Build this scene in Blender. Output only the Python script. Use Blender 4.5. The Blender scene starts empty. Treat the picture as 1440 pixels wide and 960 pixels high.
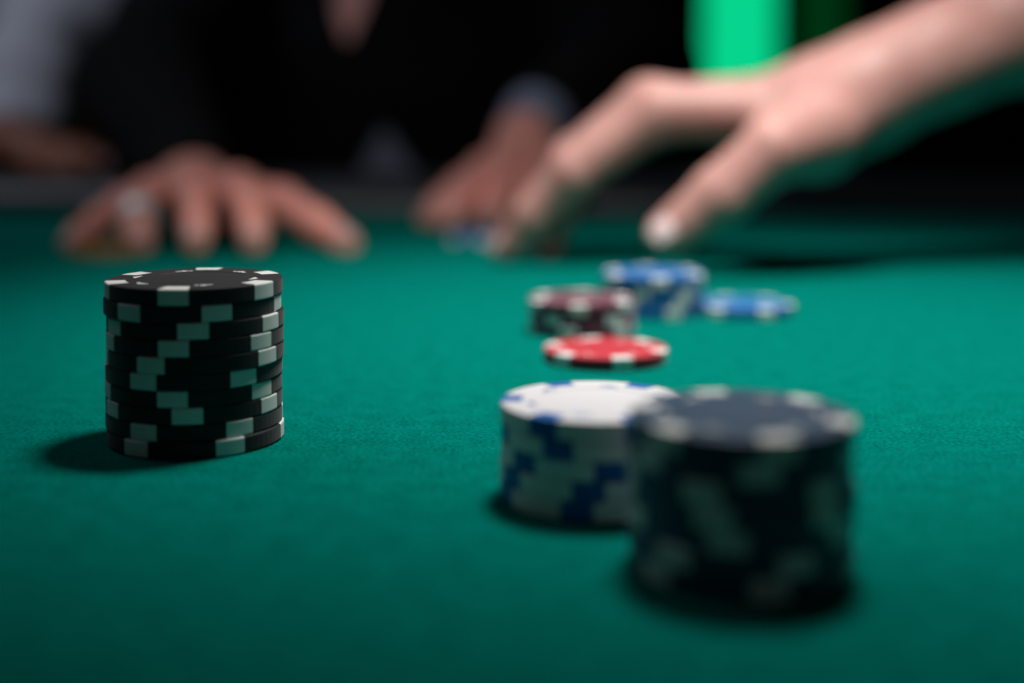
import bpy, bmesh, math, random
import numpy as np
from mathutils import Vector, Matrix

# ------------------------------------------------------------------ camera
SC = bpy.context.scene
COL = SC.collection
FPX, HORIZON = 1800.0, 165.0
CAM_H = 0.076
TH = math.radians(3.0)                       # small tilt; the rest of the downward view is lens shift
Y0 = HORIZON + FPX * math.tan(TH)            # principal point row
cam_d = bpy.data.cameras.new('camera')
cam = bpy.data.objects.new('camera', cam_d)
COL.objects.link(cam)
cam.location = (0, 0, CAM_H)
cam.rotation_euler = (math.pi / 2 - TH, 0, 0)
cam_d.sensor_width = 36.0
cam_d.lens = FPX / 1440 * 36.0
cam_d.shift_y = -(480 - Y0) / 1440
cam_d.clip_start = 0.005
cam_d.dof.use_dof = True
cam_d.dof.focus_distance = 0.306
cam_d.dof.aperture_fstop = 3.75
SC.camera = cam

# ------------------------------------------------------------------ world, lights, exposure
world = bpy.data.worlds.new('world')
SC.world = world
world.use_nodes = True
bg = world.node_tree.nodes['Background']
bg.inputs[0].default_value = (0.75, 0.82, 1.0, 1)
bg.inputs[1].default_value = 0.004


def spot(name, loc, target, watt, size, radius, blend, col):
    d = bpy.data.lights.new(name, 'SPOT')
    d.energy = watt
    d.spot_size = math.radians(size)
    d.spot_blend = blend
    d.shadow_soft_size = radius
    d.color = col
    o = bpy.data.objects.new(name, d)
    COL.objects.link(o)
    o.location = loc
    o.rotation_euler = (Vector(target) - Vector(loc)).to_track_quat('-Z', 'Y').to_euler()
    return o


# the lamp hanging over the table, out of frame above
spot('table_lamp_light', (0.085, 0.432, 0.50), (0.096, 0.474, 0.0), 18.9, 82.5, 0.060, 0.92, (1.0, 0.955, 0.92))
# added narrow fill spot behind the camera, brightens the far player's hands
spot('far_hands_fill_spot', (-0.12, -0.85, 0.98), (-0.07, 0.90, 0.03), 30, 16, 0.05, 1.0, (1.0, 0.95, 0.92))
# weak cool fill added high on the left to lift the pale shirt
al = bpy.data.lights.new('left_shirt_fill', 'AREA')
al.energy = 2.1
al.size = 0.7
al.color = (0.80, 0.86, 1.0)
alo = bpy.data.objects.new('left_shirt_fill', al)
COL.objects.link(alo)
alo.location = (-1.05, 0.95, 1.5)
alo.rotation_euler = (Vector((-0.62, 1.25, 0.1)) - alo.location).to_track_quat('-Z', 'Y').to_euler()
al.spread = math.radians(95)

# dim neutral fill added behind the camera for the chip fronts
rl = bpy.data.lights.new('front_fill', 'AREA')
rl.energy = 0.36
rl.size = 1.0
rl.color = (1.0, 0.95, 0.95)
rlo = bpy.data.objects.new('front_fill', rl)
COL.objects.link(rlo)
rlo.location = (0.1, -0.9, 1.35)
rlo.rotation_euler = (Vector((0.1, 0.45, 0.0)) - rlo.location).to_track_quat('-Z', 'Y').to_euler()

SC.view_settings.view_transform = 'Standard'
SC.view_settings.look = 'None'
SC.view_settings.exposure = 0.0
SC.view_settings.gamma = 1.0
SC.view_settings.use_curve_mapping = False

FWD = Vector((0, math.cos(TH), -math.sin(TH)))
UP = Vector((0, math.sin(TH), math.cos(TH)))


def P(px, py, d):
    """world point seen at a photograph pixel, d metres in front of the lens"""
    return Vector(((px - 720) / FPX * d, 0, CAM_H)) + FWD * d - UP * ((py - Y0) / FPX * d)


def G(px, py):
    """point of the table top seen at a photograph pixel"""
    r = FWD + Vector(((px - 720) / FPX, 0, 0)) - UP * ((py - Y0) / FPX)
    return Vector((0, 0, CAM_H)) + r * (-CAM_H / r.z)


def depth_of(p):
    return (Vector(p) - Vector((0, 0, CAM_H))).dot(FWD)


# ------------------------------------------------------------------ helpers
def mat(name, base, rough=0.5, spec=0.5, sss=0.0, sheen=0.0, coat=0.0, emit=None, estr=0.0,
        noise=None, bump=None, metal=0.0, ior=1.45, tint=(1, 1, 1)):
    m = bpy.data.materials.new(name)
    m.use_nodes = True
    nt = m.node_tree
    b = nt.nodes['Principled BSDF']
    b.inputs['Base Color'].default_value = (*base, 1)
    b.inputs['Roughness'].default_value = rough
    b.inputs['Specular IOR Level'].default_value = spec
    b.inputs['Metallic'].default_value = metal
    b.inputs['IOR'].default_value = ior
    if sss:
        b.inputs['Subsurface Weight'].default_value = sss
        b.inputs['Subsurface Radius'].default_value = (1.0, 0.30, 0.2)
        b.inputs['Subsurface Scale'].default_value = 0.011
    if sheen:
        b.inputs['Sheen Weight'].default_value = sheen
        b.inputs['Sheen Tint'].default_value = (*tint, 1)
    if coat:
        b.inputs['Coat Weight'].default_value = coat
        b.inputs['Coat Roughness'].default_value = 0.3
    if emit:
        b.inputs['Emission Color'].default_value = (*emit, 1)
        b.inputs['Emission Strength'].default_value = estr
    tc = None
    if noise or bump:
        tc = nt.nodes.new('ShaderNodeTexCoord')
    if noise:
        sc, c2, detail = noise
        n = nt.nodes.new('ShaderNodeTexNoise')
        n.inputs['Scale'].default_value = sc
        n.inputs['Detail'].default_value = detail
        nt.links.new(tc.outputs['Object'], n.inputs['Vector'])
        r = nt.nodes.new('ShaderNodeValToRGB')
        r.color_ramp.elements[0].position = 0.32
        r.color_ramp.elements[1].position = 0.68
        r.color_ramp.elements[0].color = (*base, 1)
        r.color_ramp.elements[1].color = (*c2, 1)
        nt.links.new(n.outputs['Fac'], r.inputs['Fac'])
        nt.links.new(r.outputs['Color'], b.inputs['Base Color'])
    if bump:
        sc, strength, dist = bump
        n2 = nt.nodes.new('ShaderNodeTexNoise')
        n2.inputs['Scale'].default_value = sc
        n2.inputs['Detail'].default_value = 3
        nt.links.new(tc.outputs['Object'], n2.inputs['Vector'])
        bp = nt.nodes.new('ShaderNodeBump')
        bp.inputs['Strength'].default_value = strength
        bp.inputs['Distance'].default_value = dist
        nt.links.new(n2.outputs['Fac'], bp.inputs['Height'])
        nt.links.new(bp.outputs['Normal'], b.inputs['Normal'])
    return m


def link(name, me, m, parent=None, smooth=False):
    o = bpy.data.objects.new(name, me)
    COL.objects.link(o)
    if m is not None and not me.materials:
        me.materials.append(m)
    if smooth:
        me.polygons.foreach_set('use_smooth', [True] * len(me.polygons))
    if parent is not None:
        o.parent = parent
        o.matrix_parent_inverse = Matrix.Identity(4)
    return o


def tag(o, label=None, cat=None, group=None, kind=None):
    if label:
        o['label'] = label
    if cat:
        o['category'] = cat
    if group:
        o['group'] = group
    if kind:
        o['kind'] = kind
    return o


def empty(name, loc=(0, 0, 0), rz=0.0):
    o = bpy.data.objects.new(name, None)
    COL.objects.link(o)
    o.location = loc
    o.rotation_euler = (0, 0, rz)
    o.empty_display_size = 0.02
    return o


def mesh_from(name, verts, faces):
    me = bpy.data.meshes.new(name)
    me.from_pydata([tuple(v) for v in verts], [], [tuple(f) for f in faces])
    me.update()
    return me


def box_mesh(name, lo, hi, bevel=0.0):
    bm = bmesh.new()
    bmesh.ops.create_cube(bm, size=1.0)
    for v in bm.verts:
        v.co = Vector([(lo[i] + hi[i]) / 2 + v.co[i] * (hi[i] - lo[i]) for i in range(3)])
    if bevel:
        bmesh.ops.bevel(bm, geom=bm.edges[:], offset=bevel, segments=2, affect='EDGES')
    me = bpy.data.meshes.new(name)
    bm.to_mesh(me)
    bm.free()
    return me


def lathe_mesh(name, prof, n=72):
    """closed solid of revolution; prof from the top axis to the bottom axis"""
    verts, faces = [], []
    rings = []
    for r, z in prof:
        if r < 1e-9:
            rings.append([len(verts)])
            verts.append((0, 0, z))
        else:
            rings.append(list(range(len(verts), len(verts) + n)))
            verts += [(r * math.cos(2 * math.pi * k / n), r * math.sin(2 * math.pi * k / n), z) for k in range(n)]
    for a, b in zip(rings[:-1], rings[1:]):
        for k in range(n):
            k2 = (k + 1) % n
            if len(a) == 1:
                faces.append((a[0], b[k], b[k2]))
            elif len(b) == 1:
                faces.append((a[k], b[0], a[k2]))
            else:
                faces.append((a[k], b[k], b[k2], a[k2]))
    return mesh_from(name, verts, faces)


# ------------------------------------------------------------------ materials
def felt_material():
    m = bpy.data.materials.new('green_felt')
    m.use_nodes = True
    nt = m.node_tree
    b = nt.nodes['Principled BSDF']
    b.inputs['Roughness'].default_value = 0.95
    b.inputs['Specular IOR Level'].default_value = 0.0
    b.inputs['Sheen Weight'].default_value = 0.0
    b.inputs['Sheen Roughness'].default_value = 0.5
    b.inputs['Sheen Tint'].default_value = (0.0, 0.75, 0.62, 1)
    tc = nt.nodes.new('ShaderNodeTexCoord')
    n1 = nt.nodes.new('ShaderNodeTexNoise')
    n1.inputs['Scale'].default_value = 1000
    n1.inputs['Detail'].default_value = 3
    n1.inputs['Roughness'].default_value = 0.65
    n2 = nt.nodes.new('ShaderNodeTexNoise')
    n2.inputs['Scale'].default_value = 160
    n2.inputs['Detail'].default_value = 3
    for n in (n1, n2):
        nt.links.new(tc.outputs['Object'], n.inputs['Vector'])
    mix = nt.nodes.new('ShaderNodeMath')
    mix.operation = 'MULTIPLY_ADD'
    mix.inputs[1].default_value = 0.22
    nt.links.new(n2.outputs['Fac'], mix.inputs[0])
    mul = nt.nodes.new('ShaderNodeMath')
    mul.operation = 'MULTIPLY'
    mul.inputs[1].default_value = 0.78
    nt.links.new(n1.outputs['Fac'], mul.inputs[0])
    nt.links.new(mul.outputs[0], mix.inputs[2])
    r = nt.nodes.new('ShaderNodeValToRGB')
    r.color_ramp.elements[0].position = 0.36
    r.color_ramp.elements[1].position = 0.66
    r.color_ramp.elements[0].color = (0.0, 0.088, 0.069, 1)
    r.color_ramp.elements[1].color = (0.001, 0.215, 0.170, 1)
    nt.links.new(mix.outputs[0], r.inputs['Fac'])
    nt.links.new(r.outputs['Color'], b.inputs['Base Color'])
    bp = nt.nodes.new('ShaderNodeBump')
    bp.inputs['Strength'].default_value = 0.55
    bp.inputs['Distance'].default_value = 0.0004
    nt.links.new(n1.outputs['Fac'], bp.inputs['Height'])
    nt.links.new(bp.outputs['Normal'], b.inputs['Normal'])
    return m


M = {}
M['felt'] = felt_material()
M['leather'] = mat('black_leather', (0.020, 0.022, 0.028), 0.42, 0.5, bump=(900, 0.25, 0.0003))
M['wood'] = mat('dark_wood', (0.02, 0.011, 0.007), 0.4, 0.4, noise=(30, (0.035, 0.02, 0.012), 4))
M['chip_black'] = mat('black_clay', (0.023, 0.023, 0.026), 0.55, 0.2, sheen=0.12, tint=(1, 1, 1), bump=(2500, 0.12, 0.0001))
M['chip_white'] = mat('white_clay', (0.80, 0.80, 0.82), 0.5, 0.4)
M['chip_spot'] = mat('off_white_clay', (0.74, 0.77, 0.75), 0.5, 0.4)
M['chip_navy'] = mat('navy_clay', (0.020, 0.062, 0.125), 0.5, 0.45, sheen=0.28, tint=(0.55, 0.8, 1))
M['chip_blue'] = mat('blue_clay', (0.003, 0.135, 0.40), 0.5, 0.45, sheen=0.16, tint=(0.6, 0.8, 1))
M['chip_bluespot'] = mat('blue_spot_clay', (0.002, 0.125, 0.44), 0.5, 0.4)
M['chip_maroon'] = mat('maroon_clay', (0.13, 0.024, 0.048), 0.5, 0.45, sheen=0.5, tint=(1, 0.75, 0.9))
M['chip_red'] = mat('red_clay', (0.5, 0.02, 0.036), 0.5, 0.45, sheen=0.25, tint=(1, 0.8, 0.85))
M['chip_gold'] = mat('gold_clay', (0.30, 0.15, 0.03), 0.5, 0.4)
M['skin_fair'] = mat('fair_skin', (0.47, 0.25, 0.222), 0.48, 0.5, sss=1.0, noise=(60, (0.54, 0.305, 0.27), 2),
                     bump=(700, 0.12, 0.0004))
M['skin_ruddy'] = mat('ruddy_skin', (0.80, 0.325, 0.27), 0.48, 0.4, sss=1.0, noise=(60, (0.86, 0.39, 0.315), 2),
                      bump=(700, 0.12, 0.0004))
M['skin_brown'] = mat('brown_skin', (0.30, 0.10, 0.05), 0.5, 0.4, sss=0.1, bump=(700, 0.12, 0.0004))
M['nail'] = mat('fingernail', (0.66, 0.40, 0.38), 0.28, 0.5)
M['nail_pale'] = mat('pale_thumbnail', (0.80, 0.60, 0.60), 0.25, 0.5)
M['silver'] = mat('silver', (0.86, 0.90, 0.92), 0.5, 0.5, metal=0.5)
M['suit'] = mat('black_suit_cloth', (0.0035, 0.0036, 0.0045), 0.9, 0.15)
M['shirt'] = mat('white_shirt_cloth', (0.62, 0.64, 0.70), 0.85, 0.2)
M['shirt_blue'] = mat('blue_grey_shirt_cloth', (0.22, 0.26, 0.36), 0.85, 0.2)
M['shirt_grey'] = mat('pale_grey_shirt_cloth', (0.55, 0.55, 0.62), 0.85, 0.2)
M['hair'] = mat('dark_hair', (0.015, 0.010, 0.008), 0.5, 0.4)
M['wall'] = mat('brown_wall', (0.06, 0.042, 0.034), 0.8, 0.2)
M['floor'] = mat('dark_carpet', (0.02, 0.018, 0.018), 0.95, 0.1, noise=(40, (0.03, 0.02, 0.02), 3))
M['panel_green'] = mat('lit_green_panel', (0.0, 0.02, 0.01), 0.5, 0.2, emit=(0.002, 0.66, 0.27), estr=1.0)
M['panel_dim'] = mat('dim_green_panel', (0.0, 0.02, 0.006), 0.5, 0.2, emit=(0.0, 0.030, 0.006), estr=1.0)
M['frame'] = mat('black_metal', (0.008, 0.008, 0.008), 0.5, 0.4)

# ------------------------------------------------------------------ the room
FLOOR_Z = -0.76
tag(link('floor', box_mesh('floor', (-3.2, -1.6, FLOOR_Z - 0.05), (3.2, 4.0, FLOOR_Z)), M['floor']), kind='structure')
tag(link('wall_back', box_mesh('wall_back', (-3.2, 3.9, FLOOR_Z), (3.2, 4.0, 2.0)), M['wall']), kind='structure')
tag(link('wall_left', box_mesh('wall_left', (-3.3, -1.6, FLOOR_Z), (-3.2, 4.0, 2.0)), M['wall']), kind='structure')
tag(link('wall_right', box_mesh('wall_right', (3.2, -1.6, FLOOR_Z), (3.3, 4.0, 2.0)), M['wall']), kind='structure')
tag(link('ceiling', box_mesh('ceiling', (-3.3, -1.6, 2.0), (3.3, 4.0, 2.06)), M['wall']), kind='structure')


def light_panel(px0, px1, py_bot, top, m, label):
    Y = 3.86
    a = P(px0, py_bot, 3.78)
    b = P(px1, py_bot, 3.78)
    root = empty('light_panel', ((a.x + b.x) / 2, Y, a.z))
    w = (b.x - a.x) / 2
    link('diffuser', box_mesh('diffuser', (-w, -0.01, 0), (w, 0.02, top)), m, root)
    for lo, hi in (((-w - 0.02, -0.02, -0.02), (-w, 0.04, top + 0.02)), ((w, -0.02, -0.02), (w + 0.02, 0.04, top + 0.02)),
                   ((-w, -0.02, -0.02), (w, 0.04, 0)), ((-w, -0.02, top), (w, 0.04, top + 0.02))):
        link('frame_bar', box_mesh('frame_bar', lo, hi, 0.003), M['frame'], root)
    tag(root, label, 'light panel')


light_panel(994, 1096, 165, 1.0, M['panel_green'], 'bright green glowing panel on the back wall behind the reaching hand')
light_panel(1128, 1196, 112, 0.8, M['panel_dim'], 'dim dark green panel just right of the bright green one')

# ------------------------------------------------------------------ the table
TX0, TX1, TY0, TY1, TR = -1.25, 0.60, -0.32, G(720, 301).y, 0.36


def rounded_path(off, seg=16):
    pts = []
    r = TR + off
    for cx, cy, a0 in ((TX1 - TR, TY1 - TR, 0), (TX0 + TR, TY1 - TR, 90), (TX0 + TR, TY0 + TR, 180), (TX1 - TR, TY0 + TR, 270)):
        for k in range(seg + 1):
            a = math.radians(a0 + 90 * k / seg)
            pts.append((cx + r * math.cos(a), cy + r * math.sin(a)))
    return pts


def ring_sweep(name, prof):
    rings = [[(x, y, z) for x, y in rounded_path(o)] for o, z in prof]
    n = len(rings[0])
    verts = [v for r in rings for v in r]
    faces = []
    m = len(rings)
    for i in range(m):
        j = (i + 1) % m
        for k in range(n):
            k2 = (k + 1) % n
            faces.append((i * n + k, i * n + k2, j * n + k2, j * n + k))
    return mesh_from(name, verts, faces)


table = empty('poker_table', (0, 0, 0))
tag(table, 'green felt poker table with a padded black leather rail', 'table')
bot = [(x, y, -0.012) for x, y in rounded_path(0.012)]
top = [(x, y, 0.0) for x, y in rounded_path(0.012)]
n = len(top)
fe = [tuple(range(n)), tuple(range(2 * n - 1, n - 1, -1))] + [(k, n + k, n + (k + 1) % n, (k + 1) % n) for k in range(n)]
link('playing_surface', mesh_from('playing_surface', top + bot, fe), M['felt'], table)
prof = []
for k in range(17):
    a = math.pi - math.pi * k / 16
    prof.append((0.050 + 0.050 * math.cos(a), 0.002 + 0.028 * max(0.0, math.sin(a)) ** 0.8))
prof += [(0.100, -0.05), (0.012, -0.05), (0.012, -0.013), (0.0, -0.004)]
link('rail', ring_sweep('rail', prof), M['leather'], table, smooth=True)
bm = bmesh.new()
pl = [bm.verts.new((x, y, -0.051)) for x, y in rounded_path(0.06)]
f = bm.faces.new(pl)
ex = bmesh.ops.extrude_face_region(bm, geom=[f])
for v in ex['geom']:
    if isinstance(v, bmesh.types.BMVert):
        v.co.z -= 0.09
bmesh.ops.recalc_face_normals(bm, faces=bm.faces[:])
me = bpy.data.meshes.new('apron')
bm.to_mesh(me)
bm.free()
link('apron', me, M['wood'], table)
legme = box_mesh('leg', (-0.05, -0.05, FLOOR_Z), (0.05, 0.05, -0.14), 0.008)
for lx in (TX0 + 0.2, TX1 - 0.2):
    for ly in (TY0 + 0.2, TY1 - 0.2):
        o = link('leg', legme, M['wood'], table)
        o.location = (lx, ly, 0)

# ------------------------------------------------------------------ chips
SPOT_HALF = math.radians(9.6)


def chip_meshes(key, R, t):
    b = 0.00035
    body = lathe_mesh('chip_body_' + key, [
        (0, t - 0.00012), (0.60 * R, t - 0.00012), (0.615 * R, t), (R - b, t), (R - b * 0.3, t - b * 0.3), (R, t - b),
        (R, b), (R - b * 0.3, b * 0.3), (R - b, 0), (0.615 * R, 0), (0.60 * R, 0.00012), (0, 0.00012)])
    body.polygons.foreach_set('use_smooth', [False] * len(body.polygons))
    # edge spot: solid wedge wrapped round the rim
    ri, e, ez = 0.775 * R, 0.00005, 0.00003
    pr = [(ri, t + ez), (R - b, t + ez), (R + e - b * 0.3, t - b * 0.3), (R + e, t - b), (R + e, b), (R + e - b * 0.3, b * 0.3),
          (R - b, -ez), (ri, -ez)]
    ns, m = 6, len(pr)
    vs, fs = [], []
    for k in range(ns + 1):
        a = -SPOT_HALF + 2 * SPOT_HALF * k / ns
        vs += [(r * math.sin(a), -r * math.cos(a), z) for r, z in pr]
    for k in range(ns):
        for i in range(m):
            j = (i + 1) % m
            fs.append((k * m + i, k * m + j, (k + 1) * m + j, (k + 1) * m + i))
    fs.append(tuple(range(m - 1, -1, -1)))
    fs.append(tuple(range(ns * m, ns * m + m)))
    sp = mesh_from('edge_spot_' + key, vs, fs)
    bm = bmesh.new()
    bm.from_mesh(sp)
    bmesh.ops.recalc_face_normals(bm, faces=bm.faces[:])
    bm.to_mesh(sp)
    bm.free()
    # inlay border ring and small printed diamonds
    ring = lathe_mesh('inlay_ring_' + key, [(0.60 * R, t - 0.0001), (0.605 * R, t + 0.00002), (0.625 * R, t + 0.00002), (0.63 * R, t - 0.0001),
                                           (0.60 * R, t - 0.0001)], 64)
    dm = []
    for s, rr, dx in ((0.048, 0.705, 0.0), (0.030, 0.685, 0.075), (0.030, 0.685, -0.075)):
        dm.append([(dx * R, -(rr - s) * R), (dx * R + s * 1.15 * R, -rr * R), (dx * R, -(rr + s) * R), (dx * R - s * 1.15 * R, -rr * R)])
    vs, fs = [], []
    for q in dm:
        i0 = len(vs)
        vs += [(x, y, t - 0.0001) for x, y in q] + [(x, y, t + 0.00003) for x, y in q]
        fs += [(i0 + 4, i0 + 5, i0 + 6, i0 + 7)] + [(i0 + k, i0 + (k + 1) % 4, i0 + 4 + (k + 1) % 4, i0 + 4 + k) for k in range(4)]
    mk = mesh_from('printed_mark_' + key, vs, fs)
    return body, sp, ring, mk


def tinted(me, m):
    c = me.copy()
    c.materials.clear()
    c.materials.append(m)
    return c


def fill_angles(a):
    a = sorted(a)
    out = list(a)
    x = a[-1] + 60
    while x < a[0] + 360 - 42:
        out.append(x)
        x += 60
    return out


def make_chip(ms, loc, az, angles, label, group, top=False, tilt=(0, 0)):
    root = empty('poker_chip', loc)
    root.rotation_euler = (tilt[0], tilt[1], 0)
    body, sp, ring, mk = ms
    link('disc', body, None, root)
    if top:
        link('inlay_ring', ring, None, root)
    for a in fill_angles(angles):
        o = link('edge_spot', sp, None, root)
        o.rotation_euler = (0, 0, math.radians(a) + az)
    if top:
        for a in fill_angles(angles):
            o = link('printed_mark', mk, None, root)
            o.rotation_euler = (0, 0, math.radians(a + 21) + az)
    tag(root, label, 'poker chip', group)
    return root


ORD = ['topmost', 'second', 'third', 'fourth', 'fifth', 'sixth', 'seventh', 'eighth', 'ninth', 'bottom']


def chip_stack(key, px, py, wpx, t, rows, body_m, spot_m, ring_m, words, group, offs=None, seed=1):
    """px, py: centre of the footprint on the felt; wpx: width of the footprint in the photograph"""
    rnd = random.Random(seed)
    c = G(px, py)
    R = wpx / FPX * depth_of(c) / 2
    az = math.atan2(720 - px, FPX)
    b, s, r, mk = chip_meshes(key, R, t)
    ms = (tinted(b, body_m), tinted(s, spot_m), tinted(r, ring_m), tinted(mk, spot_m))
    N = len(rows)
    for i, ang in enumerate(rows):
        z = 0.0002 + (N - 1 - i) * (t + 0.00009)
        dx = offs[i] * 0.001 if offs else rnd.uniform(-0.0003, 0.0003)
        dy = rnd.uniform(-0.0004, 0.0004)
        if N == 1:
            lab = words
        else:
            o = 'bottom' if i == N - 1 else ORD[i]
            lab = (o + ' ' + words) if o in ('topmost', 'bottom') else (o + ' from the top, ' + words)
        make_chip(ms, (c.x + dx, c.y + dy, z), az, ang, lab, group, top=(i == 0))
    return c, R


chip_stack('black', 276.5, 615, 241, 0.00372, [
    [-78, -13.5, 49.7], [-44, 14.7, 73], [-64, -2, 56], [-72, -13.9, 46], [-84, -29.4, 52], [-33.8, 31.9, 92], [-76, -13.9, 48],
    [-66, -4.8, 56], [-95, -34, 28.9], [-41, 21.5, 80]],
    M['chip_black'], M['chip_spot'], M['chip_black'], 'black poker chip in the tall sharp stack on the left', 'chips of the tall black stack',
    offs=[0.18, -0.23, 0.34, 0.26, 0.34, -0.1, -0.3, -0.23, -0.23, 0.1], seed=4)
chip_stack('white', 838, 695, 266, 0.00375, [
    [-92, -32, 26, 87], [-74, -22.6, 38], [-47, 8.5, 66], [-58.6, -3.4, 56], [-67, -10, 50]],
    M['chip_white'], M['chip_bluespot'], M['chip_white'], 'white poker chip with blue edge spots in the white stack', 'chips of the white stack', seed=7)
chip_stack('navy', 1040, 791, 310, 0.0036, [
    [-41, 19, 79], [-51, 10, 70], [-72, -18, 46], [-80, -14, 45], [-66, -6, 58], [-33.6, 29, 88], [-46.5, 14, 74]],
    M['chip_navy'], M['chip_spot'], M['chip_navy'], 'dark navy poker chip in the blurred stack nearest the camera', 'chips of the navy stack', seed=9)
chip_stack('maroon', 818, 465, 147, 0.00385, [
    [-63, -3, 57], [-32, 36, 95], [-75, -15, 47]],
    M['chip_maroon'], M['chip_spot'], M['chip_maroon'], 'maroon poker chip in the short stack behind the red chip', 'chips of the maroon stack', seed=3)
chip_stack('blue', 918, 440, 141, 0.0039, [
    [-52, 8, 68], [-73, -13.5, 41], [-88, -26, 33], [-35, 25, 85]],
    M['chip_blue'], M['chip_spot'], M['chip_blue'], 'blue poker chip in the stack under the reaching thumb', 'chips of the blue stack', seed=5)
chip_stack('red', 852.6, 506, 173, 0.0038, [[-44, 16, 76]], M['chip_red'], M['chip_spot'], M['chip_red'],
           'single red poker chip with white edge spots lying flat on the felt', None)
chip_stack('bluesingle', 1046.5, 440, 136, 0.0038, [[-34, 28, 86]], M['chip_blue'], M['chip_spot'], M['chip_blue'],
           'single blue poker chip lying flat right of the blue stack', None)
chip_stack('gold', 152, 357, 106, 0.0036, [[-50, 10, 70]], M['chip_gold'], M['chip_gold'], M['chip_gold'],
           'brownish gold poker chip under the little finger of the ringed hand', None)
chip_stack('bluefar', 668, 339, 84, 0.0036, [[-44, 16, 76]], M['chip_blue'], M['chip_spot'], M['chip_blue'],
           'blue poker chip with pale spots between the two overlapping hands', None)

# ------------------------------------------------------------------ organic surfaces: distance field + surface nets
def surface_nets(F, lo, h):
    nx, ny, nz = F.shape
    acc = np.zeros((nx - 1, ny - 1, nz - 1, 3), np.float32)
    cnt = np.zeros((nx - 1, ny - 1, nz - 1), np.int32)
    edges = []
    dims = np.array([nx - 1, ny - 1, nz - 1])
    for ax in range(3):
        A = np.take(F, range(F.shape[ax] - 1), axis=ax)
        B = np.take(F, range(1, F.shape[ax]), axis=ax)
        idx = np.argwhere((A < 0) != (B < 0))
        a = A[tuple(idx.T)]
        b = B[tuple(idx.T)]
        pos = idx.astype(np.float32)
        pos[:, ax] += a / (a - b)
        o1, o2 = [k for k in range(3) if k != ax]
        for d1 in (0, -1):
            for d2 in (0, -1):
                c = idx.copy()
                c[:, o1] += d1
                c[:, o2] += d2
                ok = np.all((c >= 0) & (c < dims), axis=1)
                cc = tuple(c[ok].T)
                np.add.at(acc, cc, pos[ok])
                np.add.at(cnt, cc, 1)
        edges.append((ax, o1, o2, idx, a < 0))
    used = cnt > 0
    ids = np.full(cnt.shape, -1, np.int64)
    ids[used] = np.arange(used.sum())
    V = acc[used] / cnt[used][:, None] * h + np.array(lo, np.float32)
    quads = []
    for ax, o1, o2, idx, neg in edges:
        ok = (idx[:, o1] >= 1) & (idx[:, o2] >= 1) & (idx[:, o1] < dims[o1]) & (idx[:, o2] < dims[o2])
        idx, ng = idx[ok], neg[ok]
        q = []
        for d1, d2 in ((-1, -1), (0, -1), (0, 0), (-1, 0)):
            c = idx.copy()
            c[:, o1] += d1
            c[:, o2] += d2
            q.append(ids[tuple(c.T)])
        q = np.stack(q, 1)
        flip = ng if ax != 1 else ~ng
        q[~flip] = q[~flip][:, ::-1]
        quads.append(q)
    return V, np.concatenate(quads)


def smin(a, b, k):
    if k <= 0:
        return np.minimum(a, b)
    hh = np.clip(0.5 + 0.5 * (b - a) / k, 0, 1)
    return b + (a - b) * hh - k * hh * (1 - hh)


class Field:
    def __init__(self, lo, hi, h):
        self.lo, self.h = np.array(lo, np.float32), h
        ax = [np.arange(lo[i], hi[i] + h, h, dtype=np.float32) for i in range(3)]
        self.X, self.Y, self.Z = np.meshgrid(*ax, indexing='ij')
        self.F = np.full(self.X.shape, 10.0, np.float32)

    def cap(self, a, b, ra, rb, squash=None):
        """tapered capsule; squash=(axis vector, factor) thins it along that axis"""
        a, b = np.array(a, np.float32), np.array(b, np.float32)
        ab = b - a
        L2 = float(ab @ ab) + 1e-12
        px, py, pz = self.X - a[0], self.Y - a[1], self.Z - a[2]
        t = np.clip((px * ab[0] + py * ab[1] + pz * ab[2]) / L2, 0, 1)
        px -= t * ab[0]
        py -= t * ab[1]
        pz -= t * ab[2]
        d2 = px * px + py * py + pz * pz
        if squash is not None:
            v, f = squash
            v = np.array(v, np.float32)
            v = v / np.linalg.norm(v)
            s = px * v[0] + py * v[1] + pz * v[2]
            d2 = d2 + s * s * (1 / (f * f) - 1)
        return np.sqrt(d2) - (ra + (rb - ra) * t)

    def ell(self, c, r):
        q = np.sqrt(((self.X - c[0]) / r[0]) ** 2 + ((self.Y - c[1]) / r[1]) ** 2 + ((self.Z - c[2]) / r[2]) ** 2)
        return (q - 1) * min(r)

    def half(self, p, nrm):
        """positive on the side the normal points to"""
        nrm = Vector(nrm).normalized()
        return (self.X - p[0]) * nrm.x + (self.Y - p[1]) * nrm.y + (self.Z - p[2]) * nrm.z

    def chain(self, pts, rad, k):
        d = None
        for i in range(len(pts) - 1):
            c = self.cap(pts[i], pts[i + 1], rad[i], rad[i + 1])
            d = c if d is None else smin(d, c, k)
        return d

    def add(self, d, k=0.0):
        self.F = smin(self.F, d, k) if k else np.minimum(self.F, d)

    def wrinkle(self, amp, freq, seed):
        r = random.Random(seed)
        for _ in range(5):
            d = Vector((r.uniform(-1, 1), r.uniform(-1, 1), r.uniform(-1, 1))).normalized() * freq * r.uniform(0.6, 1.5)
            self.F = self.F + amp * np.sin(self.X * d.x + self.Y * d.y + self.Z * d.z + r.uniform(0, 6)) / 2.2

    def mesh(self):
        return surface_nets(self.F, self.lo, self.h)


def bounds(pts, pad):
    a = np.array([tuple(p) for p in pts])
    return a.min(0) - pad, a.max(0) + pad


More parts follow.
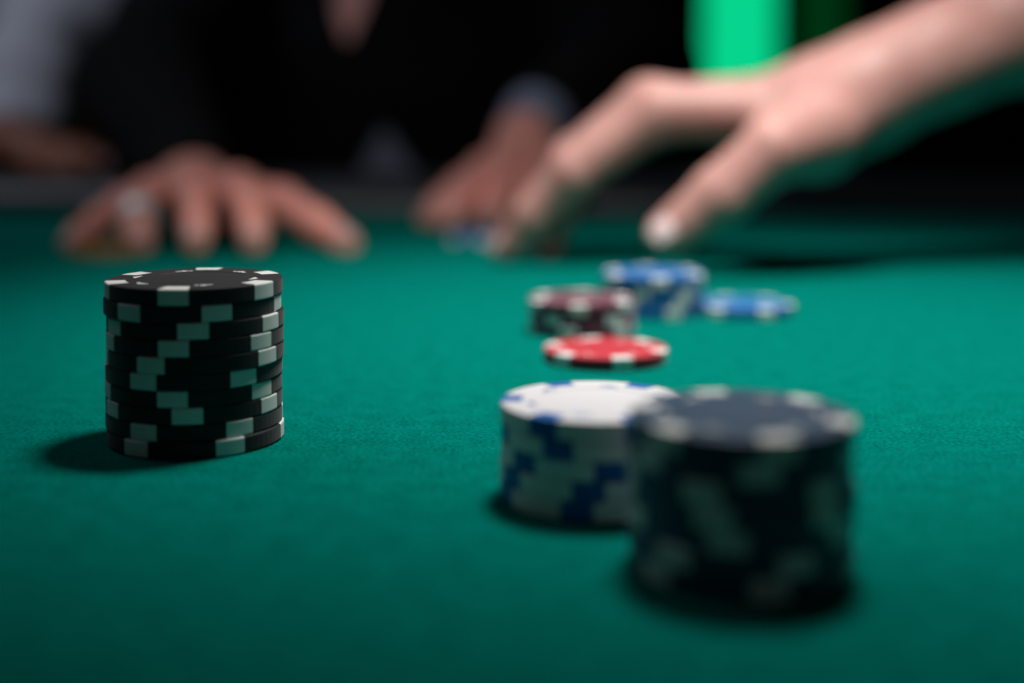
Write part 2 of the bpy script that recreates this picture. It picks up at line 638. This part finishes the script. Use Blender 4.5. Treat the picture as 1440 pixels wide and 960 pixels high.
def to_mesh(name, parts):
    vs, fs, o = [], [], 0
    for V, Q in parts:
        vs.append(V)
        fs.append(Q + o)
        o += len(V)
    V, Q = np.concatenate(vs), np.concatenate(fs)
    me = bpy.data.meshes.new(name)
    me.vertices.add(len(V))
    me.vertices.foreach_set('co', V.astype(np.float32).ravel())
    me.loops.add(len(Q) * 4)
    me.loops.foreach_set('vertex_index', Q.astype(np.int32).ravel())
    me.polygons.add(len(Q))
    me.polygons.foreach_set('loop_start', np.arange(0, len(Q) * 4, 4, dtype=np.int32))
    me.polygons.foreach_set('use_smooth', np.ones(len(Q), bool))
    me.update(calc_edges=True)
    me.validate()
    return me


def hand_field(spec, h=0.0017):
    """spec: fingers = list of (points, radii mm); thumb the same; palm = list of capsules; arm = (points, radii)"""
    mm = 0.001
    allp = [p for pts, _ in spec['fingers'] for p in pts] + list(spec['thumb'][0]) + list(spec['arm'][0])
    lo, hi = bounds(allp, 0.036)
    f = Field(lo, hi, h)
    palm = None
    for a, b, ra, rb in spec['palm']:
        c = f.cap(a, b, ra * mm, rb * mm)
        palm = c if palm is None else smin(palm, c, 0.012)
    arm = None
    pts, rad = spec['arm']
    for i in range(len(pts) - 1):
        c = f.cap(pts[i], pts[i + 1], rad[i] * mm, rad[i + 1] * mm, spec.get('arm_squash'))
        arm = c if arm is None else smin(arm, c, 0.02)
    palm = smin(palm, arm, 0.022)
    hand = palm
    tips = None
    for pts, rad in spec['fingers']:
        d = f.chain(pts, [r * mm for r in rad], 0.003)
        for p, r in list(zip(pts, rad))[1:3]:                    # knuckle swelling
            d = smin(d, f.cap(p, p, r * mm * 1.05, r * mm * 1.05), 0.003)
        tips = d if tips is None else smin(tips, d, 0.0012)
    hand = smin(hand, tips, 0.008)
    pts, rad = spec['thumb']
    d = f.chain(pts, [r * mm for r in rad], 0.004)
    hand = smin(hand, d, 0.010)
    f.F = hand
    return f.mesh()


def nail(parent, dip, tip, r, dorsal, m=None, half=0.85):
    """curved plate on the back of a fingertip"""
    ax = (Vector(tip) - Vector(dip)).normalized()
    n = Vector(dorsal)
    n = (n - ax * n.dot(ax)).normalized()
    s = ax.cross(n)
    c = Vector(tip) + ax * (r * 0.05)
    vs, fs = [], []
    NU, NV = 7, 7
    for lay in (1.05, 0.86):
        for i in range(NU):
            u = -1 + 2 * i / (NU - 1)
            for j in range(NV):
                v = -1 + 2 * j / (NV - 1)
                ru = u * (1 - 0.16 * v * v)
                a = v * half * math.sqrt(max(0.0, 1 - 0.35 * u * u))
                rr = r * lay * (1 - 0.07 * max(0.0, u))
                vs.append(c + ax * (ru * r * (0.18 + 0.70 * half)) + n * (rr * math.cos(a)) + s * (rr * math.sin(a)))
    g = lambda l, i, j: l * NU * NV + i * NV + j
    for i in range(NU - 1):
        for j in range(NV - 1):
            fs.append((g(0, i, j), g(0, i + 1, j), g(0, i + 1, j + 1), g(0, i, j + 1)))
            fs.append((g(1, i, j), g(1, i, j + 1), g(1, i + 1, j + 1), g(1, i + 1, j)))
    for i in range(NU - 1):
        for j in (0, NV - 1):
            fs.append((g(0, i, j), g(1, i, j), g(1, i + 1, j), g(0, i + 1, j)))
    for j in range(NV - 1):
        for i in (0, NU - 1):
            fs.append((g(0, i, j), g(0, i, j + 1), g(1, i, j + 1), g(1, i, j)))
    me = mesh_from('fingernail', vs, fs)
    bm = bmesh.new()
    bm.from_mesh(me)
    bmesh.ops.recalc_face_normals(bm, faces=bm.faces[:])
    bm.to_mesh(me)
    bm.free()
    return link('fingernail', me, m or M['nail'], parent, smooth=True)


def pp(*t):
    return [P(*q) for q in t]


def body_field(B, h=0.007):
    """torso, neck, head and arms of one person; B: joints"""
    pts = [B['pelvis'], B['head'] + Vector((0, 0, 0.14)), B['sl'], B['sr']] + B['arm_l'] + B['arm_r']
    lo, hi = bounds(pts, 0.20)
    f = Field(lo, hi, h)
    fw = B['face']
    ch, pe = B['chest'], B['pelvis']
    d = f.cap(pe, ch, 0.125, 0.135, (fw, 0.80))
    sh = (B['sl'] - B['sr']).normalized()
    d = smin(d, f.cap(ch + sh * 0.07, ch - sh * 0.07, 0.115, 0.115, (fw, 0.85)), 0.05)
    d = smin(d, f.cap(B['sl'], B['sr'], 0.058, 0.058), 0.06)
    nk = (B['sl'] + B['sr']) / 2
    hd = B['head']
    d = smin(d, f.cap(nk, hd - Vector((0, 0, 0.05)), 0.060, 0.055), 0.04)
    head = f.ell(hd + Vector((0, 0, 0.02)) - fw * 0.012, (0.076, 0.092, 0.105) if abs(fw.y) > abs(fw.x) else (0.092, 0.076, 0.105))
    jaw = f.cap(hd + fw * 0.035 - Vector((0, 0, 0.055)), hd + fw * 0.02 - Vector((0, 0, 0.02)), 0.040, 0.055)
    head = smin(head, jaw, 0.03)
    head = smin(head, f.cap(hd + fw * 0.078 + Vector((0, 0, 0.015)), hd + fw * 0.097 - Vector((0, 0, 0.022)), 0.007, 0.011), 0.012)
    head = smin(head, f.cap(hd + fw * 0.072 + sh * 0.035 + Vector((0, 0, 0.03)), hd + fw * 0.072 - sh * 0.035 + Vector((0, 0, 0.03)), 0.011, 0.011), 0.015)
    head = smin(head, f.cap(hd + fw * 0.076 + sh * 0.018 - Vector((0, 0, 0.047)), hd + fw * 0.076 - sh * 0.018 - Vector((0, 0, 0.047)), 0.007, 0.007), 0.008)
    for s in (-1, 1):
        head = smin(head, f.cap(hd + sh * s * 0.078 + Vector((0, 0, 0.022)), hd + sh * s * 0.080 - Vector((0, 0, 0.02)), 0.013, 0.009), 0.01)
        e = hd + fw * 0.080 + sh * s * 0.032 + Vector((0, 0, 0.010))
        head = np.maximum(head, -(f.cap(e, e, 0.014, 0.014)))
        e2 = e - fw * 0.008
        head = smin(head, f.cap(e2, e2, 0.0135, 0.0135), 0.002)
    d = smin(d, head, 0.03)
    for arm, rr in ((B['arm_l'], B.get('arm_rad', (0.052, 0.044, 0.034))), (B['arm_r'], B.get('arm_rad', (0.052, 0.044, 0.034)))):
        c = f.chain(arm, rr, 0.02)
        d = smin(d, c, 0.03)
    f.F = d
    return f


def hair_mesh(B):
    hd, fw = B['head'], B['face']
    lo, hi = bounds([hd], 0.16)
    f = Field(lo, hi, 0.005)
    r = (0.084, 0.100, 0.113) if abs(fw.y) > abs(fw.x) else (0.100, 0.084, 0.113)
    d = f.ell(hd + Vector((0, 0, 0.022)) - fw * 0.014, r)
    cut = f.half(hd + fw * 0.052 + Vector((0, 0, 0.06)), fw - Vector((0, 0, 0.45)))
    low = f.half(hd - Vector((0, 0, 0.045)), (0, 0, -1))
    f.F = np.maximum(np.maximum(d, cut), low)
    f.wrinkle(0.0015, 160, 5)
    return to_mesh('hair', [f.mesh()])


def clothes(B, h, torso_off, arm_pts_rad, cuts, wr, seed, arms_only=False):
    pts = [B['pelvis'], B['chest'], B['sl'], B['sr']] + [p for a, _, _ in arm_pts_rad for p in a]
    lo, hi = bounds(pts, 0.23)
    f = Field(lo, hi, h)
    fw = B['face']
    ch, pe = B['chest'], B['pelvis']
    sh = (B['sl'] - B['sr']).normalized()
    if not arms_only:
        d = f.cap(pe, ch, 0.125 + torso_off, 0.135 + torso_off, (fw, 0.80))
        d = smin(d, f.cap(ch + sh * 0.07, ch - sh * 0.07, 0.115 + torso_off, 0.115 + torso_off, (fw, 0.85)), 0.05)
        d = smin(d, f.cap(B['sl'], B['sr'], 0.062 + torso_off, 0.062 + torso_off), 0.06)
        nk = (B['sl'] + B['sr']) / 2
        d = np.maximum(d, -f.cap(nk + Vector((0, 0, 0.05)), nk + Vector((0, 0, 0.25)), 0.066, 0.09))
    else:
        d = np.full(f.X.shape, 10.0, np.float32)
    for a, rad, endcut in arm_pts_rad:
        c = f.chain(a, rad, 0.02)
        p, q = a[-1], a[-2]
        c = np.maximum(c, f.half(p, endcut if endcut is not None else (p - q)))   # flat end at the cuff
        d = smin(d, c, 0.04)
    for c in cuts(f):
        d = np.maximum(d, -c)
    f.F = d
    if wr:
        f.wrinkle(wr, 70, seed)
    return f.mesh()


def tube(name, a, b, r, m, parent, thick=0.003, r2=None, seg=32):
    """open cuff or ring around the line a-b"""
    a, b = Vector(a), Vector(b)
    q = (b - a).to_track_quat('Z', 'Y')
    L = (b - a).length
    r2 = r if r2 is None else r2
    me = lathe_mesh(name, [(r - thick, 0), (r, 0.0004), (r2, L - 0.0004), (r2 - thick, L), (r - thick, 0)], seg)
    me.transform(Matrix.Translation(a) @ q.to_matrix().to_4x4())
    return link(name, me, m, parent, smooth=False)


def legs(B, name, m, parent):
    pe, fw = B['pelvis'], B['face']
    sh = (B['sl'] - B['sr']).normalized()
    kn = [pe + sh * s * 0.14 + fw * 0.40 - Vector((0, 0, 0.02)) for s in (-1, 1)]
    an = [Vector((k.x, k.y, FLOOR_Z + 0.07)) + fw * 0.02 for k in kn]
    lo, hi = bounds([pe] + kn + an, 0.17)
    f = Field(lo, hi, 0.009)
    d = f.cap(pe + sh * 0.07, pe - sh * 0.07, 0.125, 0.125)
    for k, a, s in zip(kn, an, (-1, 1)):
        d = smin(d, f.chain([pe + sh * s * 0.085, k, a], [0.088, 0.066, 0.052], 0.02), 0.03)
    f.F = d
    link(name, to_mesh(name, [f.mesh()]), m, parent)
    for a in an:
        lo, hi = bounds([a, a + fw * 0.2], 0.10)
        f = Field(lo, hi, 0.006)
        d = f.cap(a - Vector((0, 0, 0.03)), Vector((a.x, a.y, FLOOR_Z + 0.035)) + fw * 0.17, 0.042, 0.036)
        f.F = np.maximum(d, FLOOR_Z + 0.001 - f.Z)
        link('shoe', to_mesh('shoe', [f.mesh()]), M['frame'], parent)


V3 = Vector
# ---- the person at the right, reaching in with the right hand
hand = dict(
    fingers=[
        (pp((925, 154, .645), (806, 240, .650), (751, 300, .660), (714, 346, .668)), (14.0, 12.4, 10.6, 8.2)),
        (pp((912, 148, .668), (808, 226, .680), (786, 296, .686), (768, 345, .680)), (14.0, 12.2, 10.4, 8.4)),
        (pp((925, 156, .690), (822, 228, .708), (784, 288, .714), (756, 338, .712)), (12.5, 10.4, 9.0, 7.4)),
        (pp((948, 166, .708), (860, 222, .730), (818, 268, .738), (784, 320, .742)), (10.5, 8.6, 7.6, 6.4))],
    thumb=(pp((1152, 186, .616), (1090, 210, .603), (1016, 274, .605), (944, 331, .612)), (19, 15.5, 14.6, 12.0)),
    palm=[(P(1130, 154, .634), P(925, 154, .645), 16, 14), (P(1130, 154, .645), P(912, 150, .668), 16, 13.5),
          (P(1140, 156, .655), P(925, 157, .690), 16, 12.5), (P(1150, 160, .665), P(948, 168, .708), 16, 11),
          (P(1150, 182, .625), P(1040, 176, .66), 19, 12), (P(1140, 200, .622), P(1105, 202, .612), 19, 16)],
    arm=([P(1165, 150, .645), P(1205, 138, .645), P(1250, 112, .645), P(1330, 78, .648), P(1450, 30, .655), P(1560, -8, .66)],
         [24, 24, 22.5, 25, 31, 36]),
)
e_r = P(1890, -130, .67)
B = dict(pelvis=V3((0.90, 0.80, -0.26)), chest=V3((0.83, 0.80, 0.12)), head=V3((0.78, 0.78, 0.50)), sl=V3((0.80, 0.62, 0.27)),
         sr=V3((0.72, 0.97, 0.27)), face=V3((-1, 0, 0)), arm_rad=(0.05, 0.042, 0.034, 0.031))
# right hand of somebody who faces left: the right shoulder is the far one
B['arm_r'] = [B['sr'], V3((0.60, 0.86, 0.21)), e_r, P(1500, 14, .657)]
B['arm_l'] = [B['sl'], V3((0.84, 0.52, 0.12)), V3((0.84, 0.56, -0.02)), V3((0.70, 0.62, -0.17))]
hm = hand_field(hand)
person = link('person', to_mesh('person', [hm, body_field(B).mesh()]), M['skin_fair'])
tag(person, 'person at the right edge reaching a bare forearm and hand over the chips', 'person')
for (pts, rad), dd in zip(hand['fingers'], (V3((-1, -0.25, 0.3)), V3((-1, -0.2, 0.3)), V3((-1, 0, 0.3)), V3((-1, 0, 0.3)))):
    nail(person, pts[2], pts[3], rad[3] * 0.001, dd)
nail(person, hand['thumb'][0][2], hand['thumb'][0][3], 0.0119, V3((-0.25, -1.0, 0.50)), M['nail_pale'], 0.52)
sleeve_end = P(1436, 35, .655)
sl = [B['sr'], V3((0.60, 0.86, 0.21)), e_r, sleeve_end]
link('shirt', to_mesh('shirt', [clothes(B, 0.006, 0.012, [(sl, (0.072, 0.064, 0.056, 0.044), (sleeve_end - e_r)),
     (B['arm_l'], (0.07, 0.056, 0.05, 0.042), None)], lambda f: [], 0.002, 3)]), M['shirt'], person)
link('vest', to_mesh('vest', [clothes(B, 0.008, 0.020, [], lambda f: [f.half(V3((0, 0, 0.30)), (0, 0, -1))], 0.001, 8)]), M['suit'], person)
link('hair', hair_mesh(B), M['hair'], person)
legs(B, 'trousers', M['suit'], person)

# ---- the player in black on the far side
hr = dict(   # right hand, on the left of the picture
    fingers=[
        (pp((336, 266, .775), (350, 288, .733), (356, 320, .710), (357, 341, .694)), (11.5, 9.8, 8.6, 7.2)),
        (pp((270, 262, .778), (276, 284, .730), (277, 319, .704), (275, 341, .688)), (11.5, 9.8, 8.6, 7.2)),
        (pp((212, 272, .785), (196, 294, .742), (194, 326, .722), (199, 343, .708)), (11, 9.2, 8.2, 7.0)),
        (pp((174, 288, .797), (142, 308, .766), (116, 330, .752), (100, 343, .744)), (10, 8.2, 7.4, 6.4))],
    thumb=(pp((345, 280, .815), (396, 284, .775), (446, 314, .745), (487, 342, .722)), (14, 11.5, 10, 8.0)),
    palm=[(P(290, 273, .85), P(336, 268, .775), 16, 12), (P(280, 273, .85), P(270, 264, .778), 16, 12),
          (P(265, 274, .85), P(214, 274, .785), 16, 11.5), (P(255, 275, .85), P(178, 289, .797), 16, 10)],
    arm=([P(275, 271, .850), P(276, 254, .89), P(276, 254, .89).lerp(V3((-0.325, 1.13, 0.10)), 0.5), V3((-0.325, 1.13, 0.10))], (19, 20, 25, 32)),
)
hl = dict(   # left hand, in the middle of the picture, partly behind the reaching fingers
    fingers=[
        (pp((688, 238, .925), (664, 268, .885), (648, 293, .868), (640, 309, .856)), (11.5, 9.6, 8.4, 7.2)),
        (pp((724, 230, .932), (704, 264, .888), (694, 292, .868), (688, 309, .856)), (11.5, 9.8, 8.6, 7.2)),
        (pp((760, 232, .942), (748, 266, .900), (741, 292, .880), (737, 306, .868)), (11, 9.2, 8.2, 7.0)),
        (pp((790, 242, .952), (786, 268, .920), (783, 287, .905), (781, 300, .893)), (10, 8.2, 7.2, 6.4))],
    thumb=(pp((690, 244, .955), (652, 264, .912), (624, 286, .884), (603, 305, .862)), (14, 11.5, 10, 8.0)),
    palm=[(P(730, 222, .985), P(690, 238, .925), 17, 12), (P(735, 220, .985), P(724, 232, .932), 17, 12),
          (P(742, 220, .985), P(760, 234, .942), 17, 11.5), (P(750, 222, .985), P(788, 244, .952), 16, 10)],
    arm=([P(738, 214, .985), P(742, 192, 1.02), P(790, 145, 1.10), P(850, 110, 1.16)], (21, 21, 27, 34)),
)
B = dict(pelvis=V3((-0.13, 1.46, -0.30)), chest=V3((-0.13, 1.37, 0.08)), head=V3((-0.135, 1.30, 0.47)), sl=V3((0.055, 1.39, 0.235)),
         sr=V3((-0.315, 1.39, 0.235)), face=V3((0, -1, 0)))
B['arm_r'] = [B['sr'], V3((-0.325, 1.13, 0.10)), V3((-0.325, 1.13, 0.10)).lerp(P(276, 262, .866), 0.5)]
B['arm_l'] = [B['sl'], V3((0.115, 1.18, 0.115)), P(770, 165, 1.07)]
person2 = link('person', to_mesh('person', [hand_field(hr), hand_field(hl), body_field(B).mesh()]), M['skin_ruddy'])
tag(person2, 'person in a black suit seated behind the table with both hands on the felt', 'person')
for hnd in (hr, hl):
    for pts, rad in hnd['fingers']:
        nail(person2, pts[2], pts[3], rad[3] * 0.001, V3((0, -0.75, 0.65)))
    p, r = hnd['thumb']
    nail(person2, p[2], p[3], r[3] * 0.001, V3((0.3 if hnd is hr else -0.3, -0.6, 0.8)))
ra, rb = hr['fingers'][2][0][1], hr['fingers'][2][0][2]
cR = P(276, 262, .866)
cL = P(756, 180, 1.045)


def v_cut(f):
    """open neck of the jacket and the gap below its button"""
    def wedge(px, py_tip, up, slope):
        tip = P(px, py_tip, 1.28)
        s = 1 if up else -1
        w = np.abs(f.X - tip.x) - slope * np.maximum(s * (f.Z - tip.z), 0)
        d = np.maximum(w, -s * (f.Z - tip.z))
        return np.maximum(d, f.Y - 1.36)
    return [wedge(491, 86, True, 0.30), wedge(545, 168, False, 0.55)]


jk = clothes(B, 0.006, 0.016, [([B['sr'], V3((-0.325, 1.13, 0.10)), cR], (0.075, 0.058, 0.027), None),
                               ([B['sl'], V3((0.115, 1.18, 0.115)), cL + (cL - P(738, 214, .985)) * 0.25], (0.075, 0.058, 0.042), None)], v_cut, 0.002, 6)
link('jacket', to_mesh('jacket', [jk]), M['suit'], person2)


def shirt_cut(f):
    return [f.half(P(494, 120, 1.28), (0, 0, -1))]


link('shirt', to_mesh('shirt', [clothes(B, 0.007, 0.006, [], shirt_cut, 0.001, 2)]), M['shirt_blue'], person2)
tube('shirt_cuff', P(741, 198, 1.012), cL + (cL - P(738, 214, .985)) * 0.3, 0.0275, M['shirt_blue'], person2, r2=0.032)
link('hair', hair_mesh(B), M['hair'], person2)
legs(B, 'trousers', M['suit'], person2)
rd = (rb - ra)
ring = empty('finger_ring', (0, 0, 0))
tag(ring, 'wide silver ring on the finger beside the little finger', 'ring')
tube('band', ra + rd * 0.22, ra + rd * 0.62, 0.0116, M['silver'], ring, thick=0.0022, r2=0.0112)

# ---- the person at the far left in a pale shirt
hs = dict(
    fingers=[
        (pp((92, 222, 1.085), (118, 224, 1.070), (134, 230, 1.065), (146, 236, 1.062)), (11, 9.4, 8.2, 7)),
        (pp((86, 218, 1.105), (116, 217, 1.095), (134, 222, 1.092), (150, 229, 1.09)), (11, 9.4, 8.2, 7)),
        (pp((84, 216, 1.125), (112, 213, 1.12), (130, 217, 1.118), (146, 223, 1.116)), (10.5, 9, 8, 7)),
        (pp((80, 216, 1.145), (104, 212, 1.142), (120, 215, 1.14), (132, 219, 1.14)), (9.5, 8, 7, 6.2))],
    thumb=(pp((40, 226, 1.09), (66, 236, 1.062), (88, 241, 1.050), (106, 244, 1.045)), (13, 11, 10, 8)),
    palm=[(P(30, 214, 1.10), P(92, 222, 1.085), 17, 12), (P(30, 212, 1.11), P(86, 218, 1.105), 17, 12),
          (P(30, 212, 1.12), P(84, 216, 1.125), 17, 11.5), (P(30, 212, 1.13), P(80, 216, 1.145), 16, 10)],
    arm=(pp((24, 212, 1.115), (0, 208, 1.12), (-40, 196, 1.14), (-90, 180, 1.16)), (22, 21, 25, 30)),
)
B = dict(pelvis=V3((-0.80, 1.52, -0.30)), chest=V3((-0.76, 1.44, 0.08)), head=V3((-0.73, 1.36, 0.47)), sl=V3((-0.58, 1.44, 0.235)),
         sr=V3((-0.95, 1.46, 0.235)), face=V3((0, -1, 0)), arm_rad=(0.05, 0.042, 0.030))
el = V3((-0.475, 1.30, 0.09))
wr = P(16, 206, 1.13)
B['arm_l'] = [B['sl'], el, P(-30, 200, 1.14)]
B['arm_r'] = [B['sr'], V3((-1.0, 1.24, 0.07)), V3((-0.88, 1.14, 0.085))]
person3 = link('person', to_mesh('person', [hand_field(hs, 0.002), body_field(B, 0.008).mesh()]), M['skin_brown'])
tag(person3, 'person in a pale grey shirt at the far left with one hand on the rail', 'person')
for pts, rad in hs['fingers']:
    nail(person3, pts[2], pts[3], rad[3] * 0.001, V3((0.2, -0.3, 0.9)))
sh3 = clothes(B, 0.007, 0.014, [([V3((-0.56, 1.43, 0.24)), V3((-0.455, 1.33, 0.17)), V3((-0.475, 1.24, 0.095)), wr], (0.075, 0.066, 0.056, 0.032), None),
                                (B['arm_r'], (0.07, 0.058, 0.045), None)], lambda f: [], 0.003, 9)
link('shirt', to_mesh('shirt', [sh3]), M['shirt_grey'], person3)
link('hair', hair_mesh(B), M['hair'], person3)
legs(B, 'trousers', M['suit'], person3)
